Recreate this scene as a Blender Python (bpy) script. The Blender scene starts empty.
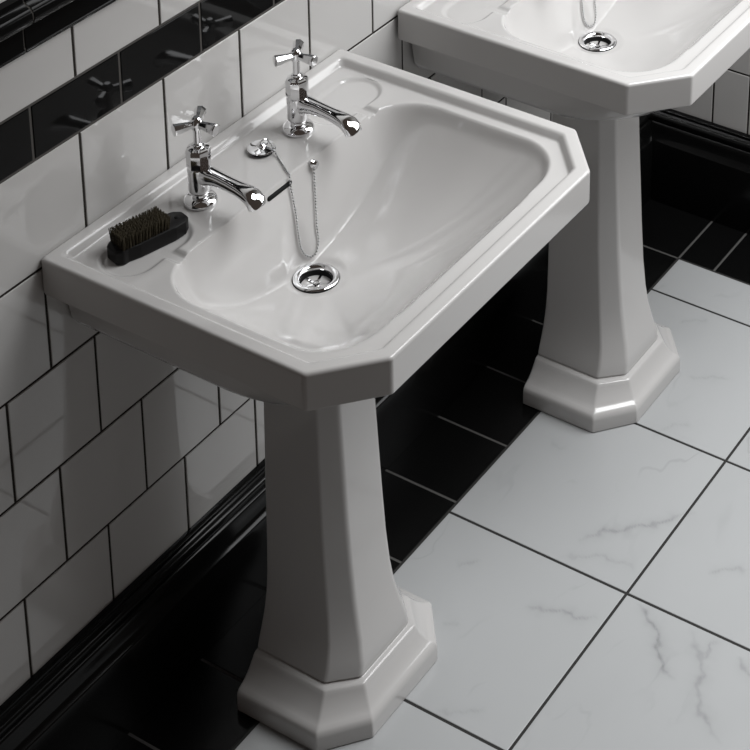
import bpy, bmesh, math, random
from mathutils import Vector, Matrix
R = math.radians
sc = bpy.context.scene
col = sc.collection
random.seed(7)

# ------------------------------------------------------------------ materials
def mat(name, base, rough=0.3, metal=0.0, coat=0.0, spec=0.5):
    m = bpy.data.materials.new(name); m.use_nodes = True
    b = m.node_tree.nodes['Principled BSDF']
    b.inputs['Base Color'].default_value = (*base, 1)
    b.inputs['Roughness'].default_value = rough
    b.inputs['Metallic'].default_value = metal
    b.inputs['Coat Weight'].default_value = coat
    b.inputs['Coat Roughness'].default_value = 0.03
    b.inputs['Specular IOR Level'].default_value = spec
    return m

def noise_bump(m, scale, strength, dist=0.001, detail=2.0):
    nt = m.node_tree; b = nt.nodes['Principled BSDF']
    tc = nt.nodes.new('ShaderNodeTexCoord'); n = nt.nodes.new('ShaderNodeTexNoise')
    n.inputs['Scale'].default_value = scale; n.inputs['Detail'].default_value = detail
    bp = nt.nodes.new('ShaderNodeBump'); bp.inputs['Strength'].default_value = strength; bp.inputs['Distance'].default_value = dist
    nt.links.new(tc.outputs['Object'], n.inputs['Vector']); nt.links.new(n.outputs['Fac'], bp.inputs['Height'])
    nt.links.new(bp.outputs['Normal'], b.inputs['Normal'])
    return m

M = {}
M['ceramic'] = mat('white_vitreous_ceramic', (0.515, 0.503, 0.494), 0.12, coat=0.15)
M['wall_tile'] = mat('white_glazed_wall_tile', (0.53, 0.519, 0.508), 0.035, spec=0.42)
M['black_tile'] = mat('black_glazed_tile', (0.006, 0.006, 0.006), 0.05, spec=0.10)
M['black_floor'] = mat('black_satin_floor_tile', (0.0035, 0.0035, 0.0035), 0.25, spec=0.14)
M['black_skirt'] = mat('black_glazed_skirting', (0.004, 0.004, 0.004), 0.17, spec=0.22)
M['wall_grout'] = mat('dark_wall_grout', (0.030, 0.026, 0.023), 0.9, spec=0.1)
M['floor_grout'] = mat('dark_floor_grout', (0.034, 0.033, 0.032), 0.9, spec=0.1)
M['pale_grout'] = mat('grey_floor_grout', (0.085, 0.083, 0.080), 0.9, spec=0.1)
M['strip_grout'] = mat('mid_grey_grout', (0.085, 0.08, 0.075), 0.9, spec=0.1)
M['chrome'] = mat('polished_chrome', (0.80, 0.80, 0.81), 0.06, metal=1.0)
M['chain'] = mat('chain_metal', (0.42, 0.42, 0.42), 0.28, metal=1.0)
M['dark_hole'] = mat('dark_cavity', (0.010, 0.010, 0.010), 0.6, spec=0.1)
M['rubber'] = mat('black_rubber', (0.008, 0.008, 0.008), 0.6, spec=0.2)
M['brush_wood'] = noise_bump(mat('ebonised_brush_wood', (0.005, 0.0045, 0.0045), 0.45, spec=0.18), 120, 0.15, 0.0005)
M['bristle'] = mat('brown_bristle', (0.045, 0.036, 0.021), 0.7, spec=0.2)
M['plaster'] = noise_bump(mat('off_white_plaster', (0.62, 0.61, 0.59), 0.8, spec=0.2), 60, 0.1)

def marble():
    m = mat('white_veined_marble_tile', (0.385, 0.391, 0.394), 0.28, spec=0.4)
    nt = m.node_tree; N = nt.nodes; L = nt.links; b = N['Principled BSDF']
    tc = N.new('ShaderNodeTexCoord')
    mp = N.new('ShaderNodeMapping'); mp.inputs['Rotation'].default_value = (0, 0, R(28)); mp.inputs['Scale'].default_value = (1.0, 2.4, 1)
    at = N.new('ShaderNodeAttribute'); at.attribute_name = 'tile_shift'
    ad = N.new('ShaderNodeVectorMath'); ad.operation = 'ADD'
    L.new(tc.outputs['Object'], ad.inputs[0]); L.new(at.outputs['Vector'], ad.inputs[1]); L.new(ad.outputs[0], mp.inputs['Vector'])
    def vein(scale, width, dist, seed):
        n = N.new('ShaderNodeTexNoise'); n.noise_dimensions = '4D'; n.inputs['W'].default_value = seed
        n.inputs['Scale'].default_value = scale; n.inputs['Detail'].default_value = 4; n.inputs['Roughness'].default_value = 0.55
        n.inputs['Distortion'].default_value = dist
        L.new(mp.outputs['Vector'], n.inputs['Vector'])
        s = N.new('ShaderNodeMath'); s.operation = 'SUBTRACT'; s.inputs[1].default_value = 0.5; L.new(n.outputs['Fac'], s.inputs[0])
        a = N.new('ShaderNodeMath'); a.operation = 'ABSOLUTE'; L.new(s.outputs[0], a.inputs[0])
        r = N.new('ShaderNodeMapRange'); r.inputs['From Min'].default_value = 0; r.inputs['From Max'].default_value = width
        r.inputs['To Min'].default_value = 1; r.inputs['To Max'].default_value = 0; r.interpolation_type = 'SMOOTHERSTEP'
        L.new(a.outputs[0], r.inputs['Value'])
        return r.outputs['Result']
    def mask(scale, lo, hi, seed):
        n = N.new('ShaderNodeTexNoise'); n.noise_dimensions = '4D'; n.inputs['W'].default_value = seed
        n.inputs['Scale'].default_value = scale; n.inputs['Detail'].default_value = 3
        L.new(mp.outputs['Vector'], n.inputs['Vector'])
        r = N.new('ShaderNodeMapRange'); r.inputs['From Min'].default_value = lo; r.inputs['From Max'].default_value = hi
        r.interpolation_type = 'SMOOTHSTEP'
        L.new(n.outputs['Fac'], r.inputs['Value']); return r.outputs['Result']
    def mul(a, c):
        k = N.new('ShaderNodeMath'); k.operation = 'MULTIPLY'
        for i, v in enumerate((a, c)):
            if isinstance(v, float): k.inputs[i].default_value = v
            else: L.new(v, k.inputs[i])
        return k.outputs[0]
    v1 = mul(mul(vein(1.6, 0.007, 0.25, 1.7), mask(4.5, 0.50, 0.64, 4.2)), 0.16)
    v2 = mul(mul(vein(2.0, 0.020, 0.3, 8.3), mask(4.0, 0.52, 0.66, 2.2)), 0.10)
    cl = mul(mask(3.0, 0.42, 0.75, 6.1), 0.05)
    s = N.new('ShaderNodeMath'); s.operation = 'ADD'; L.new(v1, s.inputs[0]); L.new(v2, s.inputs[1])
    s2 = N.new('ShaderNodeMath'); s2.operation = 'ADD'; s2.use_clamp = True; L.new(s.outputs[0], s2.inputs[0]); L.new(cl, s2.inputs[1])
    va = N.new('ShaderNodeAttribute'); va.attribute_name = 'stone_vein'
    fn = N.new('ShaderNodeTexNoise'); fn.inputs['Scale'].default_value = 70; fn.inputs['Detail'].default_value = 3
    L.new(tc.outputs['Object'], fn.inputs['Vector'])
    fr = N.new('ShaderNodeMapRange'); fr.inputs['From Min'].default_value = 0.3; fr.inputs['From Max'].default_value = 0.7; fr.inputs['To Min'].default_value = 0.55; fr.inputs['To Max'].default_value = 1.0
    L.new(fn.outputs['Fac'], fr.inputs['Value'])
    vm = mul(va.outputs['Fac'], fr.outputs['Result'])
    s3 = N.new('ShaderNodeMath'); s3.operation = 'ADD'; s3.use_clamp = True; L.new(s2.outputs[0], s3.inputs[0]); L.new(vm, s3.inputs[1]); s2 = s3
    mx = N.new('ShaderNodeMix'); mx.data_type = 'RGBA'
    mx.inputs['A'].default_value = (0.385, 0.391, 0.394, 1); mx.inputs['B'].default_value = (0.12, 0.12, 0.125, 1)
    L.new(s2.outputs[0], mx.inputs['Factor']); L.new(mx.outputs['Result'], b.inputs['Base Color'])
    return m
M['marble'] = marble()

# ------------------------------------------------------------------ helpers
def link(name, me, parent=None, smooth=True, loc=None):
    o = bpy.data.objects.new(name, me); col.objects.link(o)
    if parent is not None: o.parent = parent
    if loc is not None: o.location = loc
    if smooth:
        for p in me.polygons: p.use_smooth = True
    return o

def obj(name, bm, mats, parent=None, sharp=None, loc=None, recalc=True, flat=False, wn=False):
    if recalc: bmesh.ops.recalc_face_normals(bm, faces=bm.faces)
    me = bpy.data.meshes.new(name); bm.to_mesh(me); bm.free()
    for m in (mats if isinstance(mats, (list, tuple)) else [mats]): me.materials.append(M[m])
    o = link(name, me, parent, not flat, loc)
    if sharp is not None: me.set_sharp_from_angle(angle=R(sharp))
    if wn:
        w_ = o.modifiers.new('even_normals', 'WEIGHTED_NORMAL'); w_.keep_sharp = True
    return o

def empty(name, loc, rz=0):
    o = bpy.data.objects.new(name, None); o.empty_display_size = 0.05
    o.location = loc; o.rotation_euler = (0, 0, rz); col.objects.link(o); return o

def tag(o, label=None, cat=None, group=None, kind=None):
    if label: o['label'] = label
    if cat: o['category'] = cat
    if group: o['group'] = group
    if kind: o['kind'] = kind
    return o

def loft(bm, rings, cap0=True, cap1=True, mi=0):
    vs = [[bm.verts.new(p) for p in r] for r in rings]
    n = len(vs[0])
    for a, b in zip(vs, vs[1:]):
        for i in range(n):
            f = bm.faces.new((a[i], a[(i+1) % n], b[(i+1) % n], b[i])); f.material_index = mi
    if cap0: bm.faces.new(vs[0][::-1]).material_index = mi
    if cap1: bm.faces.new(vs[-1]).material_index = mi
    return vs

def lathe(bm, prof, n=32, c=(0, 0, 0), cap0=True, cap1=True, rot=0, mi=0):
    rings = []
    for r, z in prof:
        rings.append([(c[0]+r*math.cos(rot+2*math.pi*i/n), c[1]+r*math.sin(rot+2*math.pi*i/n), c[2]+z) for i in range(n)])
    return loft(bm, rings, cap0, cap1, mi)

def rounded(poly, r, seg=4):
    """round the corners of a ccw polygon (list of (x,y)); r may be a list"""
    out = []; n = len(poly)
    for i in range(n):
        p = Vector(poly[i]); a = (Vector(poly[i-1])-p); b = (Vector(poly[(i+1) % n])-p)
        rr = r[i] if isinstance(r, (list, tuple)) else r
        ang = a.angle(b); t = min(rr/math.tan(ang/2), a.length*0.45, b.length*0.45)
        p0 = p+a.normalized()*t; p1 = p+b.normalized()*t
        for k in range(seg+1):
            u = k/seg
            out.append(tuple((1-u)**2*p0 + 2*u*(1-u)*p + u*u*p1))
    return out

def bevel_box(bm, x0, x1, y0, y1, z0, z1, axis, b, mi):
    """tile: box whose face looks along -axis (or +z for 'z'), with the face edges bevelled by b; back left open"""
    if axis == 'y':   # face at y1 looking -y, back at y0
        P = lambda u, v, d: (u, d, v); (a0, a1, c0, c1, back, face) = (x0, x1, z0, z1, y0, y1)
    elif axis == 'x':
        P = lambda u, v, d: (d, u, v); (a0, a1, c0, c1, back, face) = (y0, y1, z0, z1, x0, x1)
    else:
        P = lambda u, v, d: (u, v, d); (a0, a1, c0, c1, back, face) = (x0, x1, y0, y1, z0, z1)
    s = 1 if face > back else -1
    def ring(i, d): return [P(a0+i, c0+i, d), P(a1-i, c0+i, d), P(a1-i, c1-i, d), P(a0+i, c1-i, d)]
    rings = [ring(0, back), ring(0, face-s*b), ring(b*0.3, face-s*b*0.3), ring(b, face)]
    vs = [[bm.verts.new(p) for p in r] for r in rings]
    fs = []
    for a, c in zip(vs, vs[1:]):
        for i in range(4):
            fs.append(bm.faces.new((a[i], a[(i+1) % 4], c[(i+1) % 4], c[i])))
    fs.append(bm.faces.new(vs[-1]))
    # outward orientation: the face normal must look along s
    want = Vector(P(0, 0, s))-Vector(P(0, 0, 0))
    fs[-1].normal_update()
    if fs[-1].normal.dot(want) < 0:
        for f in fs: f.normal_flip()
    for f in fs: f.material_index = mi
    return fs

# ------------------------------------------------------------------ room dimensions (metres)
XE = 1.8631            # end wall plane; the basin wall is y = 0, the room lies at y < 0
TW = 0.15; XO = 0.2221
zE, zD, zC, zB, zA, zS, zT, zU = 0.1995, 0.3282, 0.4823, 0.6364, 0.7905, 0.9446, 1.0222, 1.0975
G = 0.0020             # half joint
X_MIN = -0.60; Y_MIN = -1.30

def grid_tiles(x_first, x_lo, x_hi):
    k0 = math.floor((x_lo-x_first)/TW)
    xs = []
    k = k0
    while x_first+k*TW < x_hi:
        xs.append((max(x_first+k*TW, x_lo), min(x_first+(k+1)*TW, x_hi))); k += 1
    return xs

# basin wall
bm = bmesh.new()
rows = [(zE-0.02, zD, 0.0, 0), (zD, zC, 0.075, 0), (zC, zB, 0.0, 0), (zB, zA, 0.075, 0), (zA, zS, 0.0, 0), (zS, zT, 0.075, 2), (zT, zU, 0.0, 0)]
for (z0, z1, off, mi) in rows:
    for a, b in grid_tiles(XO+off, X_MIN, XE):
        if b-a < 0.01: continue
        bevel_box(bm, a+G, b-G, 0.006, random.uniform(-0.0001, 0.0001), z0+G, z1-G, 'y', 0.0011, mi)
def quad(pts, mi):
    f = bm.faces.new([bm.verts.new(p) for p in pts]); f.material_index = mi; return f
quad([(X_MIN, 0.0012, 0), (XE, 0.0012, 0), (XE, 0.0012, zS-G), (X_MIN, 0.0012, zS-G)], 1)
quad([(X_MIN, 0.0012, zS-G), (XE, 0.0012, zS-G), (XE, 0.0012, zT+G), (X_MIN, 0.0012, zT+G)], 3)
quad([(X_MIN, 0.0012, zT+G), (XE, 0.0012, zT+G), (XE, 0.0012, zU+0.03), (X_MIN, 0.0012, zU+0.03)], 1)
quad([(X_MIN, 0.0012, zU+0.03), (XE, 0.0012, zU+0.03), (XE, 0.0012, 2.5), (X_MIN, 0.0012, 2.5)], 4)
# thickness
quad([(X_MIN, 0.12, 0), (X_MIN, 0.12, 2.5), (XE+0.12, 0.12, 2.5), (XE+0.12, 0.12, 0)], 4)
quad([(X_MIN, 0.0012, 2.5), (XE+.12, 0.0012, 2.5), (XE+0.12, 0.12, 2.5), (X_MIN, 0.12, 2.5)], 4)
quad([(X_MIN, 0.0012, 0), (X_MIN, 0.0012, 2.5), (X_MIN, 0.12, 2.5), (X_MIN, 0.12, 0)], 4)
wb = obj('wall_back', bm, ['wall_tile', 'wall_grout', 'black_tile', 'strip_grout', 'plaster'], recalc=False, flat=True)
tag(wb, 'white square glazed tiles in brick bond with a narrow black tile band', kind='structure')

# end wall, up to the window opening beyond the frame
WIN_Y = -0.60
bm = bmesh.new()
erows = [(zE-0.02, zD, [0, -0.1487, -0.2269], -0.2269, 0), (zD, zC, [0, -0.0769, -0.2269], -0.2269, 0), (zC, zB, [0, -0.1487], -0.1487, 0),
         (zB, zA, [0, -0.0769], -0.0769, 0), (zA, zS, [0, -0.1487], -0.1487, 0), (zS, zT, [0, -0.0769], -0.0769, 2), (zT, zU, [0, -0.1487], -0.1487, 0)]
for (z0, z1, ys, last, mi) in erows:
    ys = list(ys); y = last
    while y > WIN_Y+0.01: y = max(y-TW, WIN_Y); ys.append(y)
    for a, b in zip(ys, ys[1:]):
        bevel_box(bm, XE+0.006, XE+random.uniform(-0.0001, 0.0001), b+G, a-G, z0+G, z1-G, 'x', 0.0011, mi)
yl = WIN_Y
def equad(z0, z1, mi): quad([(XE+0.0012, yl, z0), (XE+0.0012, yl, z1), (XE+0.0012, 0.0, z1), (XE+0.0012, 0.0, z0)], mi)
equad(0, zS-G, 1); equad(zS-G, zT+G, 3); equad(zT+G, zU+0.03, 1); equad(zU+0.03, 2.5, 4)
quad([(XE+0.12, yl, 0), (XE+0.12, yl, 2.5), (XE+0.12, 0.12, 2.5), (XE+0.12, 0.12, 0)], 4)
quad([(XE+0.0012, yl, 2.5), (XE+0.12, yl, 2.5), (XE+0.12, 0.0012, 2.5), (XE+0.0012, 0.0012, 2.5)], 4)
we = obj('wall_right', bm, ['wall_tile', 'wall_grout', 'black_tile', 'strip_grout', 'plaster'], recalc=False, flat=True)
tag(we, 'white tiled end wall beyond the far basin', kind='structure')

# floor -------------------------------------------------------------
BW = 0.1766; XC = 1.6883; W = 0.3304; XW = 1.5793; BS = 0.1484; BSX = 1.6833
# grey veins of the stone, as floor polylines (points, strength, half width)
VEINS = [
    ([(0.959, -0.384), (0.988, -0.4), (1.009, -0.411), (1.019, -0.427), (1.041, -0.448), (1.066, -0.478), (1.093, -0.492), (1.122, -0.52)], 0.6, 0.0045),
    ([(0.926, -0.377), (0.942, -0.404), (0.961, -0.428), (0.965, -0.455), (0.969, -0.48), (0.964, -0.501)], 0.35, 0.004),
    ([(0.812, -0.382), (0.823, -0.405), (0.835, -0.43), (0.84, -0.45), (0.842, -0.47), (0.854, -0.498)], 0.55, 0.0045),
    ([(0.911, -0.531), (0.898, -0.555), (0.884, -0.576), (0.866, -0.593), (0.842, -0.607), (0.825, -0.623), (0.81, -0.648)], 0.8, 0.0045),
    ([(0.909, -0.618), (0.876, -0.657), (0.846, -0.677), (0.811, -0.687), (0.784, -0.709), (0.767, -0.736), (0.745, -0.759)], 0.5, 0.006),
    ([(0.911, -0.676), (0.892, -0.662), (0.855, -0.672)], 0.45, 0.005),
    ([(1.016, -0.592), (1.029, -0.606), (1.045, -0.625), (1.059, -0.652)], 0.4, 0.004),
    ([(0.897, -0.71), (0.885, -0.732), (0.87, -0.756)], 0.5, 0.006),
    ([(1.522, -0.264), (1.54, -0.293), (1.557, -0.315)], 0.3, 0.004),
    ([(1.398, -0.353), (1.416, -0.389), (1.438, -0.424)], 0.3, 0.004),
    ([(1.254, -0.373), (1.28, -0.397), (1.302, -0.416)], 0.25, 0.004),
    ([(1.135, -0.232), (1.134, -0.253), (1.134, -0.266)], 0.25, 0.006),
    ([(0.831, -0.253), (0.844, -0.263), (0.859, -0.277)], 0.35, 0.004),
    ([(0.729, -0.295), (0.737, -0.309), (0.744, -0.325)], 0.28, 0.005),
    ([(0.593, -0.374), (0.614, -0.418), (0.635, -0.445)], 0.3, 0.004),
]
def vein_at(x, y):
    v = 0.0
    x, y = x+0.0030*math.sin(y*150+x*40)+0.0014*math.sin(y*390), y+0.0030*math.sin(x*170-y*50)+0.0014*math.sin(x*410+1)
    for pts, a, w in VEINS:
        if not (min(p[0] for p in pts)-0.02 < x < max(p[0] for p in pts)+0.02 and min(p[1] for p in pts)-0.02 < y < max(p[1] for p in pts)+0.02): continue
        L = [math.dist(p, q) for p, q in zip(pts, pts[1:])]; T = sum(L); acc = 0
        for (p, q), l in zip(zip(pts, pts[1:]), L):
            dx, dy = q[0]-p[0], q[1]-p[1]; t = min(1, max(0, ((x-p[0])*dx+(y-p[1])*dy)/(l*l)))
            d = math.hypot(x-p[0]-t*dx, y-p[1]-t*dy)
            u = (acc+t*l)/T; fade = min(1, 5*u, 5*(1-u)); acc += l
            v = max(v, 0.62*a*fade*(math.exp(-(d/(w*0.55))**2)+0.34*math.exp(-(d/(w*2.6))**2)))
    return v
bm = bmesh.new()
vein = bm.verts.layers.float.new('stone_vein')
shift = bm.faces.layers.float_vector.new('tile_shift')
g = 0.0023
xs = [XC]; x = XW
while x > X_MIN: xs.append(x); x -= W
xs.append(x)
ys = [-BW]; y = -BW
while y > Y_MIN: y -= W; ys.append(y)
SHIFTS = {}
for i in range(len(xs)-1):
    for j in range(len(ys)-1):
        fs = bevel_box(bm, xs[i+1]+g, xs[i]-g, ys[j+1]+g, ys[j]-g, -0.006, 0.0, 'z', 0.0008, 0)
        rnd = random.Random(i*31+j*7+5)
        v = Vector((rnd.uniform(0, 40), rnd.uniform(0, 40), 0))
        for f in fs: f[shift] = v
        x0, x1, y0, y1 = xs[i+1]+g+.0008, xs[i]-g-.0008, ys[j+1]+g+.0008, ys[j]-g-.0008
        if any(x0 < p[0] < x1 and y0 < p[1] < y1 for vv in VEINS for p in vv[0]):
            bm.faces.remove(fs[-1]); n = 96
            G2 = [[bm.verts.new((x0+(x1-x0)*a/n, y0+(y1-y0)*c/n, 0.0)) for a in range(n+1)] for c in range(n+1)]
            for row in G2:
                for q in row: q[vein] = vein_at(q.co.x, q.co.y)
            for c in range(n):
                for a in range(n):
                    f = bm.faces.new((G2[c][a], G2[c][a+1], G2[c+1][a+1], G2[c+1][a])); f[shift] = v; f.material_index = 0
jx = [XC, ]
k = 1
jl = [XC, 1.535]; x = 1.387
while x > X_MIN: jl.append(x); x -= BS
jl.append(x)
for a, b in zip(jl, jl[1:]):
    bevel_box(bm, b+g, a-g, -BW+g, 0.0, -0.006, 0.0, 'z', 0.0008, 1)
jy = [0.0, -BW, -0.253]; y = -0.253
while y > Y_MIN: y -= BS; jy.append(y)
for a, b in zip(jy, jy[1:]):
    bevel_box(bm, XC+g, XE, b+g, a-g, -0.006, 0.0, 'z', 0.0008, 1)
quad([(X_MIN, Y_MIN, -0.0009), (XC+g, Y_MIN, -0.0009), (XC+g, -BW+g, -0.0009), (X_MIN, -BW+g, -0.0009)], 2)
quad([(X_MIN, -BW+g, -0.0009), (XE, -BW+g, -0.0009), (XE, 0.0, -0.0009), (X_MIN, 0.0, -0.0009)], 3)
quad([(XC+g, Y_MIN, -0.0009), (XE, Y_MIN, -0.0009), (XE, -BW+g, -0.0009), (XC+g, -BW+g, -0.0009)], 3)
quad([(X_MIN, Y_MIN, -0.1), (X_MIN, 0.0, -0.1), (XE, 0.0, -0.1), (XE, Y_MIN, -0.1)], 2)
fl = obj('floor', bm, ['marble', 'black_floor', 'floor_grout', 'pale_grout'], recalc=False, flat=True)
tag(fl, 'white veined marble floor tiles with a black tile border', kind='structure')

# skirting and dado rail ------------------------------------------------
SK = [(0.0, 0.1995), (-0.007, 0.1993), (-0.010, 0.1975), (-0.0105, 0.192), (-0.0125, 0.1905), (-0.017, 0.1895), (-0.0205, 0.1860), (-0.0212, 0.1815),
      (-0.0195, 0.1775), (-0.0170, 0.1755), (-0.0172, 0.1735), (-0.0205, 0.1722), (-0.0228, 0.1690), (-0.0236, 0.1600), (-0.0255, 0.150),
      (-0.0290, 0.1430), (-0.0330, 0.1400), (-0.0345, 0.1385), (-0.0350, 0.1360), (-0.0350, 0.0004)]
def run_profile(name, prof, ends, m, parent=None):
    """prof = [(out, z)]; ends = list of functions mapping (out, z) to the profile at each station"""
    bm = bmesh.new()
    st = [[bm.verts.new(e(d, z)) for d, z in prof] for e in ends]
    for a, b in zip(st, st[1:]):
        for i in range(len(prof)-1):
            bm.faces.new((a[i], a[i+1], b[i+1], b[i]))
    return obj(name, bm, m, parent, sharp=40)
o = run_profile('baseboard_back', SK, [lambda d, z: (X_MIN, d, z), lambda d, z: (XE+d, d, z)], 'black_skirt'); tag(o, 'moulded black skirting under the white wall tiles', kind='structure')
o = run_profile('baseboard_right', SK, [lambda d, z: (XE+d, d, z), lambda d, z: (XE+d, WIN_Y, z)], 'black_skirt'); tag(o, 'moulded black skirting along the end wall', kind='structure')
# dado: black moulded tiles, 150 mm long, dark joints between
DP = [(0.004, 1.0990), (-0.0060, 1.0992), (-0.0068, 1.1000), (-0.0072, 1.1035), (-0.0055, 1.1060), (-0.0052, 1.136), (-0.0090, 1.1385), (-0.0165, 1.1400), (-0.0225, 1.1445), (-0.0250, 1.1510),
      (-0.0240, 1.1580), (-0.0195, 1.1640), (-0.0120, 1.1670), (-0.0100, 1.1700), (-0.0100, 1.1760), (0.004, 1.1765)]
bm = bmesh.new()
for a, b in grid_tiles(0.2920, X_MIN, XE):
    st = [[bm.verts.new((xx, d, z)) for d, z in DP] for xx in (a+0.0016, b-0.0016)]
    for i in range(len(DP)-1):
        bm.faces.new((st[0][i], st[0][i+1], st[1][i+1], st[1][i]))
    bm.faces.new(st[0]); bm.faces.new(st[1][::-1])
# grout body inside the joints
GP = [(d+0.0012 if d < 0 else d, min(max(z, 1.1002), 1.1753)) for d, z in DP]
st = [[bm.verts.new((xx, d, z)) for d, z in GP] for xx in (X_MIN, XE)]
for i in range(len(GP)-1):
    bm.faces.new((st[0][i], st[0][i+1], st[1][i+1], st[1][i])).material_index = 1
o = obj('trim_1', bm, ['black_tile', 'strip_grout'], sharp=40); tag(o, 'black moulded dado rail tiles along the top of the wall tiling', kind='structure')

# ------------------------------------------------------------------ washbasin on pedestal
BC = 0.5910; DX = 0.7389          # centre of the near basin along the wall, pitch to the far one
ZR = 0.8075; HB = 0.2998; DEP = 0.4845; CHX = 0.0757; CHY = 0.0690
APR = 0.0535; ZDK = ZR-0.0115
INS = 0.0335                       # rim width up to the flat deck

def sm(a, b, x):
    t = min(1, max(0, (x-a)/(b-a))); return t*t*(3-2*t)
def smin(a, b, k):
    h = max(k-abs(a-b), 0)/k; return min(a, b)-h*h*k/4
def smax(a, b, k): return -smin(-a, -b, k)
def rrect(x, y, cx, cy, hx, hy, r):
    qx = abs(x-cx)-hx+r; qy = abs(y-cy)-hy+r
    return -(min(max(qx, qy), 0)+math.hypot(max(qx, 0), max(qy, 0))-r)     # >0 inside
Y_BB, Y_BF, H_BX = -0.1370, -0.4370, 0.2630
DRAIN = (-0.0005, -0.1900); Z_DRAIN = 0.6600
BOWL = ZDK-Z_DRAIN
BCY = -0.2050
def gauge(x, y):
    """1 on the bowl's edge, 0 in its middle; contours are scaled copies of the rounded outline"""
    a = abs(x); b = max(0.0, BCY-y); H = BCY-Y_BF; rad = 0.082
    if b == 0.0: return a/H_BX
    if a*(H-rad) <= b*(H_BX-rad) and b*(H_BX-rad) >= a*H: return b/H if a/b*H <= H_BX-rad else gcorner(a, b, H, rad)
    if b/a*H_BX <= H-rad: return a/H_BX
    return gcorner(a, b, H, rad)
def gcorner(a, b, H, rad):
    # t*(a,b) on the corner circle centred (cx, cy)
    cx, cy = H_BX-rad, H-rad
    A = a*a+b*b; B = a*cx+b*cy; C = cx*cx+cy*cy-rad*rad
    t = (B+math.sqrt(max(B*B-A*C, 0)))/A
    return 1/t
def bowl_depth(x, y):
    s = rrect(x, y, 0, (Y_BB+Y_BF)/2, H_BX, (Y_BB-Y_BF)/2, 0.080)
    r = gauge(x, y)
    if r >= 1: gentle = -(r-1)*0.16
    else: gentle = BOWL*(1-0.9*r**2.5-0.1*r)
    # floor rises softly from the waste to the back fold
    gentle -= 0.003*sm(0.0, 0.06, y-DRAIN[1])
    steep = s*5.2
    return smin(gentle, steep, 0.018+0.060*sm(0.08, 0.22, abs(x)))
def capsule(x, y, cx, cy, hl, r):
    px = max(abs(x-cx)-hl, 0); return r-math.hypot(px, y-cy)
def top_z(x, y):
    d = bowl_depth(x, y)
    d = smax(0.0, d, 0.0075)
    z = ZDK-d
    # soap dishes with a drain notch each
    for sx in (-1, 1):
        c = capsule(x, y, sx*0.2000, -0.0830, 0.0285, 0.0385)
        z = min(z, ZDK-0.0042*sm(-0.001, 0.0075, c)) if c > -0.002 else z
        n = 0.0105-abs(x-sx*0.1960)
        if n > -0.003 and -0.150 < y < -0.100:
            z = min(z, ZDK-0.0045*sm(-0.002, 0.005, n))
    rr = math.hypot(x-DRAIN[0], y-DRAIN[1])
    if rr < 0.0275: z = min(z, Z_DRAIN-0.030*sm(0.0275, 0.024, rr))
    elif rr < 0.045: z = z+(Z_DRAIN-z)*sm(0.045, 0.031, rr)
    return z

def wall_y(x, z):
    """y of the bowl's back wall at height z"""
    lo, hi = -0.135, -0.186
    for _ in range(40):
        m = (lo+hi)/2
        if top_z(x, m) > z: lo = m
        else: hi = m
    return (lo+hi)/2

def octagon(inset):
    hx = HB-inset; f = DEP-inset; bk = inset*0.86
    # chamfer offset keeps the bevel lines parallel
    L = math.hypot(CHX, CHY); nx, ny = CHY/L, CHX/L
    # chamfer line through (HB, -(DEP-CHY)) and (HB-CHX, -DEP), moved in by inset
    c0 = nx*HB+ny*(DEP-CHY)-inset
    ys = (c0-nx*hx)/ny; xf = (c0-ny*f)/nx
    return [(-hx, -bk), (-hx, -ys), (-xf, -f), (xf, -f), (hx, -ys), (hx, -bk)]

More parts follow.
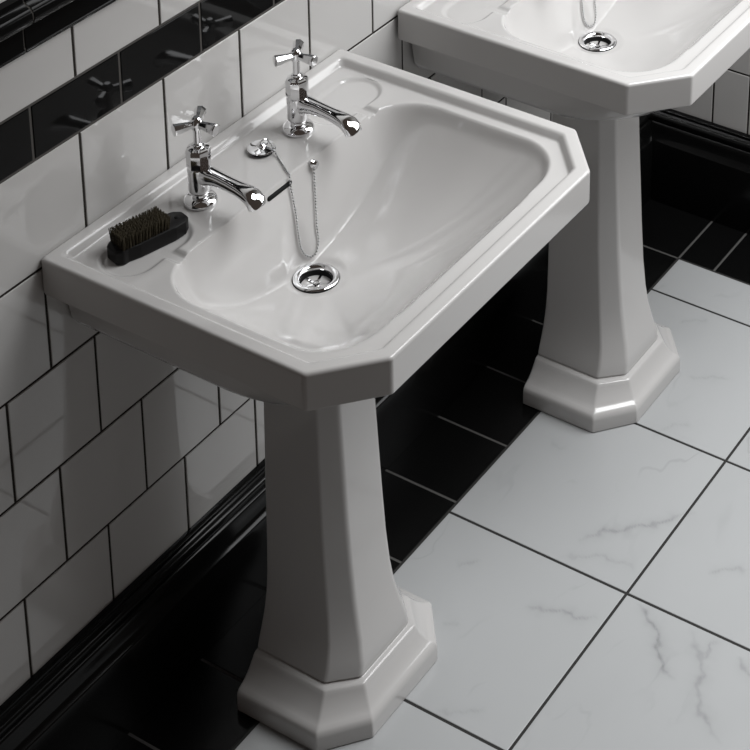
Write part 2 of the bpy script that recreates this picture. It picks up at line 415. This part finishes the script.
def make_basin_mesh():
    bm = bmesh.new()
    prof = [(0.0030, -APR), (0.0008, -APR+0.0012), (0.0, -APR+0.0040), (0.0, -0.0052), (0.0005, -0.0030), (0.0016, -0.0012), (0.0034, -0.0002), (0.0058, 0.0), (0.0165, 0.0), (0.0190, -0.0004), (0.0211, -0.0015),
            (0.0229, -0.0035), (0.0262, -0.0090), (0.0273, -0.0105), (0.0287, -0.0113), (0.0302, -0.0115), (INS, -0.0115)]
    rings = []
    for ins, z in prof:
        p = octagon(ins)
        rad = [0.006, 0.010, 0.010, 0.010, 0.010, 0.006]
        if ins > 0.01: rad = [0.008, 0.012, 0.012, 0.012, 0.012, 0.008]
        if ins >= 0.0300: rad = 0.0015
        rings.append([(x, y, ZR+z) for x, y in rounded(p, rad, 5)])
    loft(bm, rings, False, False)
    # underside lip from the apron's lower edge inwards
    lo = rings[0]; inn = [(x, y, ZR-APR+0.003) for x, y in rounded(octagon(0.035), 0.012, 5)]
    loft(bm, [inn, lo], False, False)
    # interior height field, trimmed to the deck octagon
    g2 = bmesh.new()
    def axis(lo, hi, fine, step, fstep):
        out = [lo]; v = lo
        while v < hi-1e-9:
            st = fstep if any(a <= v < b for a, b in fine) else step
            v += st; out.append(min(v, hi))
        return out
    xs = axis(-HB, HB, [(-0.034, 0.034)], 0.0025, 0.0021)
    ys = axis(-DEP, 0.0, [(-0.22, -0.035)], 0.0025, 0.0018)
    V = [[g2.verts.new((x, y, top_z(x, y))) for x in xs] for y in ys]
    for j in range(len(ys)-1):
        for i in range(len(xs)-1):
            g2.faces.new((V[j][i], V[j][i+1], V[j+1][i+1], V[j+1][i]))
    o8 = octagon(INS)
    for i in range(6):
        p = Vector((*o8[i], 0)); q = Vector((*o8[(i+1) % 6], 0)); d = q-p
        nrm = Vector((d.y, -d.x, 0)).normalized()
        if nrm.dot(Vector((0, -0.24, 0))-p) > 0: nrm = -nrm
        bmesh.ops.bisect_plane(g2, geom=g2.verts[:]+g2.edges[:]+g2.faces[:], plane_co=p, plane_no=nrm, clear_outer=True, dist=1e-6)
    tmp = bpy.data.meshes.new('t'); g2.to_mesh(tmp); g2.free(); bm.from_mesh(tmp); bpy.data.meshes.remove(tmp)
    # underside of the bowl
    rings = []
    for z, hx, yf, r in [(ZR-APR+0.004, 0.268, 0.450, 0.07), (0.742, 0.266, 0.446, 0.08), (0.715, 0.263, 0.425, 0.10), (0.694, 0.259, 0.390, 0.11), (0.680, 0.250, 0.362, 0.11), (0.670, 0.226, 0.345, 0.10), (0.660, 0.180, 0.335, 0.10), (0.645, 0.135, 0.320, 0.09), (0.628, 0.098, 0.295, 0.06), (0.620, 0.060, 0.250, 0.04)]:
        rings.append([(x, y, z) for x, y in rounded([(-hx, -0.002), (-hx, -yf), (hx, -yf), (hx, -0.002)], [0.004, r, r, 0.004], 8)])
    loft(bm, rings, False, True)
    bmesh.ops.recalc_face_normals(bm, faces=bm.faces)
    return bm

def ped_ring(z, w, f, cx, cy, r):
    b = 0.137
    p = [(-w, -b), (-w, -(f-cy)), (-w+cx, -f), (w-cx, -f), (w, -(f-cy)), (w, -b)]
    return [(x, y, z) for x, y in rounded(p, [0.004, r, r, r, r, 0.004], 4)]
def make_pedestal_mesh():
    P = [(0.0, 0.1360, 0.3300, 0.0600, 0.0520, 0.006), (0.002, 0.1375, 0.3315, 0.0600, 0.0520, 0.006), (0.024, 0.1372, 0.3312, 0.0595, 0.0520, 0.006), (0.0300, 0.1360, 0.3302, 0.0590, 0.0515, 0.006),
         (0.0345, 0.1325, 0.3275, 0.0575, 0.0500, 0.006), (0.0370, 0.1270, 0.3235, 0.0550, 0.0480, 0.006), (0.0420, 0.1190, 0.3180, 0.0510, 0.0460, 0.007), (0.0530, 0.1085, 0.3110, 0.0450, 0.0430, 0.008), (0.0620, 0.1018, 0.3068, 0.0405, 0.0412, 0.008), (0.0660, 0.0994, 0.3050, 0.0390, 0.0402, 0.008), (0.0682, 0.0968, 0.3028, 0.0378, 0.0395, 0.009),
         (0.0688, 0.0925, 0.2992, 0.0360, 0.0385, 0.010), (0.0694, 0.0893, 0.2960, 0.0345, 0.0375, 0.010), (0.0706, 0.0887, 0.2954, 0.0342, 0.0373, 0.011), (0.0726, 0.0898, 0.2964, 0.0343, 0.0375, 0.011), (0.0745, 0.0897, 0.2966, 0.0340, 0.0375, 0.011), (0.0790, 0.0882, 0.2960, 0.0332, 0.0372, 0.011), (0.0880, 0.0855, 0.2965, 0.0320, 0.0370, 0.011), (0.1000, 0.0810, 0.2940, 0.0295, 0.0360, 0.011), (0.1225, 0.0735, 0.2890, 0.0265, 0.0345, 0.011), (0.1540, 0.0668, 0.2815, 0.0235, 0.0330, 0.011),
         (0.1870, 0.0638, 0.2760, 0.0220, 0.0315, 0.011), (0.2400, 0.0618, 0.2705, 0.0210, 0.0300, 0.011), (0.3100, 0.0605, 0.2655, 0.0200, 0.0290, 0.011), (0.4760, 0.0570, 0.2560, 0.0180, 0.0250, 0.011), (0.6500, 0.0540, 0.2480, 0.0170, 0.0240, 0.011)]
    bm = bmesh.new()
    loft(bm, [ped_ring(*p) for p in P], True, True)
    return bm

def make_tap(parent, x, y):
    """body with flange and stem; children spout and cross handle. Origin on the deck."""
    bm = bmesh.new()
    lathe(bm, [(0.0218, 0.0), (0.0225, 0.0012), (0.0225, 0.0030), (0.0218, 0.0052), (0.0200, 0.0078), (0.0172, 0.0098), (0.0138, 0.0110), (0.0112, 0.0118), (0.0104, 0.0140), (0.0108, 0.0190)], 40)
    # round lower body, faceted nut above it
    lathe(bm, [(0.0105, 0.0165), (0.0135, 0.0175), (0.0149, 0.0195), (0.0152, 0.0230), (0.0152, 0.0520), (0.0146, 0.0545), (0.0130, 0.0560)], 32)
    lathe(bm, [(0.0130, 0.0545), (0.0157, 0.0560), (0.0160, 0.0575), (0.0160, 0.0800), (0.0148, 0.0828), (0.0100, 0.0845), (0.0092, 0.0850), (0.0078, 0.0870)], 8, rot=R(5))
    lathe(bm, [(0.0070, 0.0840), (0.0070, 0.0890), (0.0052, 0.0905), (0.0050, 0.1120), (0.0056, 0.1150)], 20)
    t = obj('tap', bm, 'chrome', parent, sharp=30, loc=(x, y, ZDK+0.0001))
    # spout
    bm = bmesh.new()
    path = [(-0.004, 0.0440, 0.0124, 0.0130), (-0.014, 0.0448, 0.0126, 0.0128), (-0.021, 0.0455, 0.0108, 0.0110), (-0.034, 0.0456, 0.0096, 0.0092), (-0.052, 0.0446, 0.0098, 0.0080), (-0.068, 0.0432, 0.0108, 0.0077), (-0.080, 0.0418, 0.0124, 0.0080), (-0.0885, 0.0392, 0.0136, 0.0086), (-0.0945, 0.0344, 0.0140, 0.0088), (-0.0970, 0.0275, 0.0136, 0.0082)]
    rings = []
    for i, (yy, zz, w, h) in enumerate(path):
        a = path[max(i-1, 0)]; b = path[min(i+1, len(path)-1)]
        ty, tz = b[0]-a[0], b[1]-a[1]; l = math.hypot(ty, tz); ty, tz = ty/l, tz/l
        ny, nz = (tz, -ty) if -ty > 0 else (tz, -ty)
        ring = []
        for k in range(24):
            an = 2*math.pi*k/24; c, s_ = math.cos(an), math.sin(an)
            cc = math.copysign(abs(c)**0.75, c); ss = math.copysign(abs(s_)**0.75, s_)
            ring.append((w*cc, yy+ny*h*ss, zz+nz*h*ss))
        rings.append(ring)
    vs = loft(bm, rings, True, False)
    # outlet: small inset dark mouth
    end = rings[-1]; cxm = [sum(p[i] for p in end)/24 for i in range(3)]
    inn = [tuple(cxm[i]+(p[i]-cxm[i])*0.78 for i in range(3)) for p in end]
    inn2 = [(p[0], p[1]+0.001, p[2]+0.008) for p in inn]
    iv = [[bm.verts.new(p) for p in r] for r in (inn, inn2)]
    for a, b in ((vs[-1], iv[0]), (iv[0], iv[1])):
        for i in range(24): bm.faces.new((a[i], a[(i+1) % 24], b[(i+1) % 24], b[i]))
    bm.faces.new(iv[1])
    obj('spout', bm, 'chrome', t, sharp=45)
    # cross handle
    bm = bmesh.new()
    zc = 0.1180
    lathe(bm, [(0.0050, zc-0.0080), (0.0078, zc-0.0060), (0.0084, zc), (0.0078, zc+0.0050), (0.0064, zc+0.0068), (0.0060, zc+0.0085), (0.0040, zc+0.0105), (0.0, zc+0.0112)][:-1], 24)
    for k in range(3):
        an = HANDLE_ROT+k*2*math.pi/3; d = Vector((math.cos(an), math.sin(an), 0)); s = Vector((-d.y, d.x, 0))
        rings = []
        for r, w in [(0.004, 0.0056), (0.011, 0.0056), (0.0298, 0.0083), (0.0310, 0.0081), (0.0316, 0.0070)]:
            c = d*r+Vector((0, 0, zc))
            rings.append([tuple(c+s*w*math.cos(2*math.pi*(i+.5)/8)+Vector((0, 0, w*math.sin(2*math.pi*(i+.5)/8)))) for i in range(8)])
        loft(bm, rings)
    obj('cross_handle', bm, 'chrome', t, sharp=30)
    return t
HANDLE_ROT = R(33)

def make_drain(parent):
    bm = bmesh.new()
    prof = [(0.0310, 0.0005), (0.0312, 0.0022), (0.0300, 0.0036), (0.0270, 0.0042), (0.0245, 0.0032), (0.0225, 0.0016), (0.0215, -0.0020)]
    lathe(bm, prof, 48, cap0=False, cap1=False)
    d = obj('drain', bm, 'chrome', parent, sharp=40, loc=(DRAIN[0], DRAIN[1], Z_DRAIN))
    bm = bmesh.new(); lathe(bm, [(0.0318, 0.0002), (0.0321, 0.0010), (0.0316, 0.0016)], 48, cap0=False, cap1=False)
    obj('seal', bm, 'rubber', d)
    bm = bmesh.new()
    # cross bars and centre screw inside the waste
    for k in range(3):
        an = R(20)+k*math.pi/3; dx, dy = math.cos(an), math.sin(an)
        rings = [[(dx*t-dy*w, dy*t+dx*w, z) for (w, z) in ((-0.0016, -0.0105), (0.0016, -0.0105), (0.0016, -0.0085), (-0.0016, -0.0085))] for t in (-0.0202, 0.0202)]
        loft(bm, rings)
    lathe(bm, [(0.0050, -0.010), (0.0050, -0.0075), (0.0042, -0.0060), (0.0020, -0.0052)], 20)
    obj('grate', bm, 'chrome', d, sharp=40)
    bm = bmesh.new(); lathe(bm, [(0.0215, -0.0020), (0.0205, -0.0200)], 40, cap0=False)
    obj('waste_pipe', bm, 'dark_hole', d)
    return d

def make_washbasin():
    root = empty('pedestal_washbasin', (BC, -0.0005, 0))
    bs = obj('basin', make_basin_mesh(), 'ceramic', root, sharp=40, recalc=False, wn=True)
    bm = bmesh.new()
    n = 20; ring = []; ring2 = []
    for k in range(n):
        an = 2*math.pi*k/n; c, s = math.cos(an), math.sin(an)
        cc = (0.0215 if c > 0 else -0.0215)+0.0036*c; ring.append((cc, 0, 0.0036*s)); ring2.append((cc*0.97, 0.006, 0.0022*s))
    loft(bm, [ring, ring2])
    ov = obj('overflow_slot', bm, 'dark_hole', bs, loc=(OVF[0], wall_y(OVF[0], OVF[2])-0.0006, OVF[2])); ov.rotation_euler = (R(-12), 0, 0)
    obj('pedestal', make_pedestal_mesh(), 'ceramic', root, sharp=60, wn=True)
    make_tap(root, -0.0930, -0.0765); make_tap(root, 0.1075, -0.0765)
    make_drain(root)
    return root
OVF = (-0.0090, -0.1448, 0.7860)

def copy_tree(o, parent=None):
    c = o.copy(); col.objects.link(c); c.parent = parent
    for ch in list(o.children): copy_tree(ch, c)
    return c

wbn = make_washbasin()
tag(wbn, 'near white pedestal washbasin with two chrome cross-head taps and a brush on its ledge', 'washbasin', 'white pedestal washbasins along the tiled wall')
far = copy_tree(wbn); far.location = (BC+DX-0.003, -0.0035, 0)
tag(far, 'far white pedestal washbasin nearest the end wall, cropped by the top edge', 'washbasin', 'white pedestal washbasins along the tiled wall')

# ------------------------------------------------------------------ plug on a bead chain
def make_plug():
    px, py = 0.0390, -0.0690
    root = empty('basin_plug', (BC+px, py, ZDK))
    bm = bmesh.new(); lathe(bm, [(0.0150, 0.0004), (0.0165, 0.0008), (0.0192, 0.0042), (0.0192, 0.0050), (0.017, 0.0054)], 36)
    obj('rubber_bung', bm, 'rubber', root, sharp=40)
    bm = bmesh.new(); lathe(bm, [(0.0190, 0.0048), (0.0194, 0.0056), (0.0188, 0.0066), (0.0150, 0.0074), (0.0075, 0.0080), (0.0058, 0.0086), (0.0058, 0.0110), (0.0040, 0.0130), (0.0018, 0.0136)], 36)
    # small ring on the knob
    for k in range(16):
        a0 = 2*math.pi*k/16; a1 = 2*math.pi*(k+1)/16
        rings = []
        for a in (a0, a1):
            c = Vector((0.0028+0.0052*math.cos(a), -0.0030-0.0030*math.cos(a), 0.0140+0.0042*math.sin(a)))
            u = Vector((math.cos(a)*0.8, -math.cos(a)*0.5, math.sin(a))); v = Vector((0.5, 0.8, 0)).normalized()
            rings.append([tuple(c+(u*math.cos(t)+v*math.sin(t))*0.0011) for t in [2*math.pi*i/6 for i in range(6)]])
        loft(bm, rings, False, False)
    obj('metal_cap', bm, 'chrome', root, sharp=35)
    # bead chain (local coordinates relative to the plug)
    off = Vector((px, py, ZDK))
    pts = [Vector((px+0.0075, py-0.0060, ZDK+0.0150)), Vector((px+0.0050, py-0.0160, ZDK+0.0095)), Vector((px+0.0000, py-0.0270, ZDK+0.0025)), Vector((px-0.0110, py-0.0450, ZDK+0.0021)), Vector((px-0.0210, py-0.0610, ZDK+0.0021)), Vector((px-0.0262, Y_BB-0.0026, ZDK+0.0014))]
    xl, xr = px-0.0290, STAY[0]
    for z in (0.793, 0.788, 0.780, 0.765, 0.745, 0.725, 0.705):
        t = (0.793-z)/(0.793-0.705)
        pts.append(Vector((xl+0.000*t, wall_y(xl, z)-0.0034, z)))
    for k in range(1, 8):
        a = math.pi*k/8; xe = xr-0.016; xm = (xl+xe)/2; rx = (xe-xl)/2
        x = xm-rx*math.cos(a); z = 0.705-0.0355*math.sin(a)**0.8
        pts.append(Vector((x, wall_y(x, z)-0.0034, z)))
    for z in (0.705, 0.725, 0.745, 0.765, STAY[2]-0.0065):
        pts.append(Vector((xr-0.016*min(1, (0.785-z)/0.08), wall_y(xr, z)-0.0034, z)))
    # resample
    seg = []
    for i in range(len(pts)-1):
        p0 = pts[max(i-1, 0)]; p1 = pts[i]; p2 = pts[i+1]; p3 = pts[min(i+2, len(pts)-1)]
        for k in range(12):
            t = k/12
            seg.append(0.5*((2*p1)+(p2-p0)*t+(2*p0-5*p1+4*p2-p3)*t*t+(3*p1-p0-3*p2+p3)*t**3))
    seg.append(pts[-1])
    beads = [seg[0]]; acc = 0.0; STEP = 0.0044
    for a, b in zip(seg, seg[1:]):
        l = (b-a).length; d = STEP-acc
        while d <= l: beads.append(a.lerp(b, d/l)); d += STEP
        acc = l-(d-STEP)
    bm = bmesh.new()
    for p in beads:
        bmesh.ops.create_icosphere(bm, subdivisions=2, radius=0.00160, matrix=Matrix.Translation(p-off))
    # thin wire through the beads
    rings = []
    for i, p in enumerate(beads):
        t = (beads[min(i+1, len(beads)-1)]-beads[max(i-1, 0)]).normalized()
        u = t.cross(Vector((0.3, 1, 0.2))).normalized(); v = t.cross(u)
        rings.append([tuple(p-off+(u*math.cos(a)+v*math.sin(a))*0.00022) for a in (0, 1.571, 3.1416, 4.712)])
    loft(bm, rings)
    obj('bead_chain', bm, 'chain', root)
    # stay screwed to the bowl's back wall
    bm = bmesh.new()
    nrm = Vector((0, -0.98, 0.2)).normalized(); q = Vector((0, 0, 1)).rotation_difference(nrm)
    base = Vector((STAY[0]-0.001, wall_y(STAY[0], STAY[2])-0.0020, STAY[2]))-off
    for r0, r1 in [((0.0056, 0.0), (0.0060, 0.0015)), ((0.0060, 0.0015), (0.0036, 0.0040)), ((0.0036, 0.0040), (0.0050, 0.0068)), ((0.0050, 0.0068), (0.0030, 0.0096))]:
        rings = [[tuple(base+q @ Vector((r*math.cos(2*math.pi*i/16), r*math.sin(2*math.pi*i/16), h))) for i in range(16)] for r, h in (r0, r1)]
        loft(bm, rings)
    c = base+nrm*0.0045+Vector((0.001, 0, -0.0058))
    bmesh.ops.create_icosphere(bm, subdivisions=2, radius=0.0032, matrix=Matrix.Translation(c))
    obj('chain_stay', bm, 'chrome', root, sharp=50)
    return root
STAY = (0.0600, -0.143, 0.7900)
plug = make_plug()
tag(plug, 'chrome plug on a bead chain lying between the two taps of the near basin', 'plug', 'plugs on bead chains')
plug2 = copy_tree(plug); plug2.location = (BC+DX-0.003+0.0390, -0.0720, ZDK)
tag(plug2, 'plug whose bead chain hangs above the waste of the far basin', 'plug', 'plugs on bead chains')

# ------------------------------------------------------------------ nail brush in the near soap dish
br = empty('nail_brush', (BC-0.1940, -0.0800, ZDK-0.0040), R(-14.5))
tag(br, 'black nail brush with brown bristles up, lying on the near basin beside the wall', 'brush')
bm = bmesh.new()
def brush_outline(sc_=1.0):
    p = [(-0.051, -0.0105), (-0.044, -0.0165), (-0.036, -0.0150), (-0.020, -0.0175), (0.030, -0.0180), (0.046, -0.0150), (0.054, -0.0075), (0.054, 0.0075), (0.046, 0.0150), (0.030, 0.0180), (-0.020, 0.0175), (-0.036, 0.0150), (-0.044, 0.0165), (-0.051, 0.0105)]
    return [(x*sc_*1.03, y*sc_) for x, y in rounded(p, 0.005, 3)]
rings = []
for s_, z in [(0.94, 0.0), (0.985, 0.0012), (1.0, 0.003), (1.0, 0.0175), (0.985, 0.0193), (0.955, 0.0200)]:
    rings.append([(x, y, z) for x, y in brush_outline(s_)])
loft(bm, rings)
obj('brush_block', bm, 'brush_wood', br, sharp=50)
bm = bmesh.new(); lathe(bm, [(0.0036, 0.0195), (0.0036, 0.0203)], 20, c=(0.0435, 0, 0))
obj('hang_hole', bm, 'dark_hole', br)
bm = bmesh.new(); rr = random.Random(3)
for i in range(15):
    for j in range(7):
        cx = -0.0425+i*0.0046; cy = -0.0132+j*0.0044
        for k in range(16):
            a = rr.uniform(0, 6.28); q = rr.uniform(0, 0.0021)
            b = Vector((cx+q*math.cos(a), cy+q*math.sin(a), 0.0192))
            h = 0.0195+rr.uniform(-0.0009, 0.0007)
            tp = b+Vector((rr.gauss(0, 0.0006)+0.0010*(i-7)/7, rr.gauss(0, 0.0006)+(cy)*0.12, h))
            v = []
            for P, w in ((b, 0.00045), (tp, 0.00034)):
                v.append([bm.verts.new(P+Vector((w*math.cos(t), w*math.sin(t), 0))) for t in (0, 2.094, 4.189)])
            for t in range(3): bm.faces.new((v[0][t], v[0][(t+1) % 3], v[1][(t+1) % 3], v[1][t]))
            bm.faces.new(v[1])
bo = obj('bristles', bm, 'bristle', br); tag(bo, 'dense brown bristles standing up', kind='stuff')

# ------------------------------------------------------------------ light
w = bpy.data.worlds.new('room_ambience'); sc.world = w; w.use_nodes = True
w.node_tree.nodes['Background'].inputs['Color'].default_value = (1.0, 0.80, 0.68, 1)
w.node_tree.nodes['Background'].inputs['Strength'].default_value = 0.045
def area(name, loc, target, sx, sy, power, colr, spread=180):
    l = bpy.data.lights.new(name, 'AREA'); l.shape = 'RECTANGLE'; l.size = sx; l.size_y = sy; l.energy = power; l.color = colr; l.spread = R(spread)
    o = bpy.data.objects.new(name, l); col.objects.link(o); o.location = loc
    o.rotation_euler = (Vector(target)-Vector(loc)).to_track_quat('-Z', 'Y').to_euler(); return o
area('window_light', (1.84, -1.20, 1.50), (0.7, -0.90, 1.0), 0.9, 1.2, 18, (0.975, 0.99, 1.0))
area('ceiling_light', (1.40, -1.20, 2.40), (1.20, -0.95, 0.0), 1.1, 1.1, 20, (0.975, 0.99, 1.0), 100)

# ------------------------------------------------------------------ camera
yaw, pitch, roll = R(27.8353), R(-18.95766), R(2.21766)
F, CX, CY = 1953.95804, 682.97046, -348.61316
fw = Vector((math.cos(yaw)*math.cos(pitch), math.sin(yaw)*math.cos(pitch), math.sin(pitch)))
rt = fw.cross(Vector((0, 0, 1))).normalized(); up = rt.cross(fw)
rt2 = rt*math.cos(roll)+up*math.sin(roll); up2 = -rt*math.sin(roll)+up*math.cos(roll)
cam = bpy.data.cameras.new('camera'); co = bpy.data.objects.new('camera', cam); col.objects.link(co)
mw = Matrix((rt2, up2, -fw)).transposed().to_4x4(); mw.translation = Vector((-1.15644, -1.63707, 2.34045))
co.matrix_world = mw
cam.sensor_fit = 'HORIZONTAL'; cam.sensor_width = 36; cam.lens = F/750*36
cam.shift_x = (375-CX)/750; cam.shift_y = (CY-375)/750; cam.clip_start = 0.05
sc.camera = co
sc.view_settings.view_transform = 'Standard'; sc.view_settings.look = 'None'
sc.view_settings.exposure = 0.02; sc.view_settings.gamma = 1.0; sc.view_settings.use_curve_mapping = False
sc.cycles.max_bounces = 10; sc.cycles.use_denoising = True
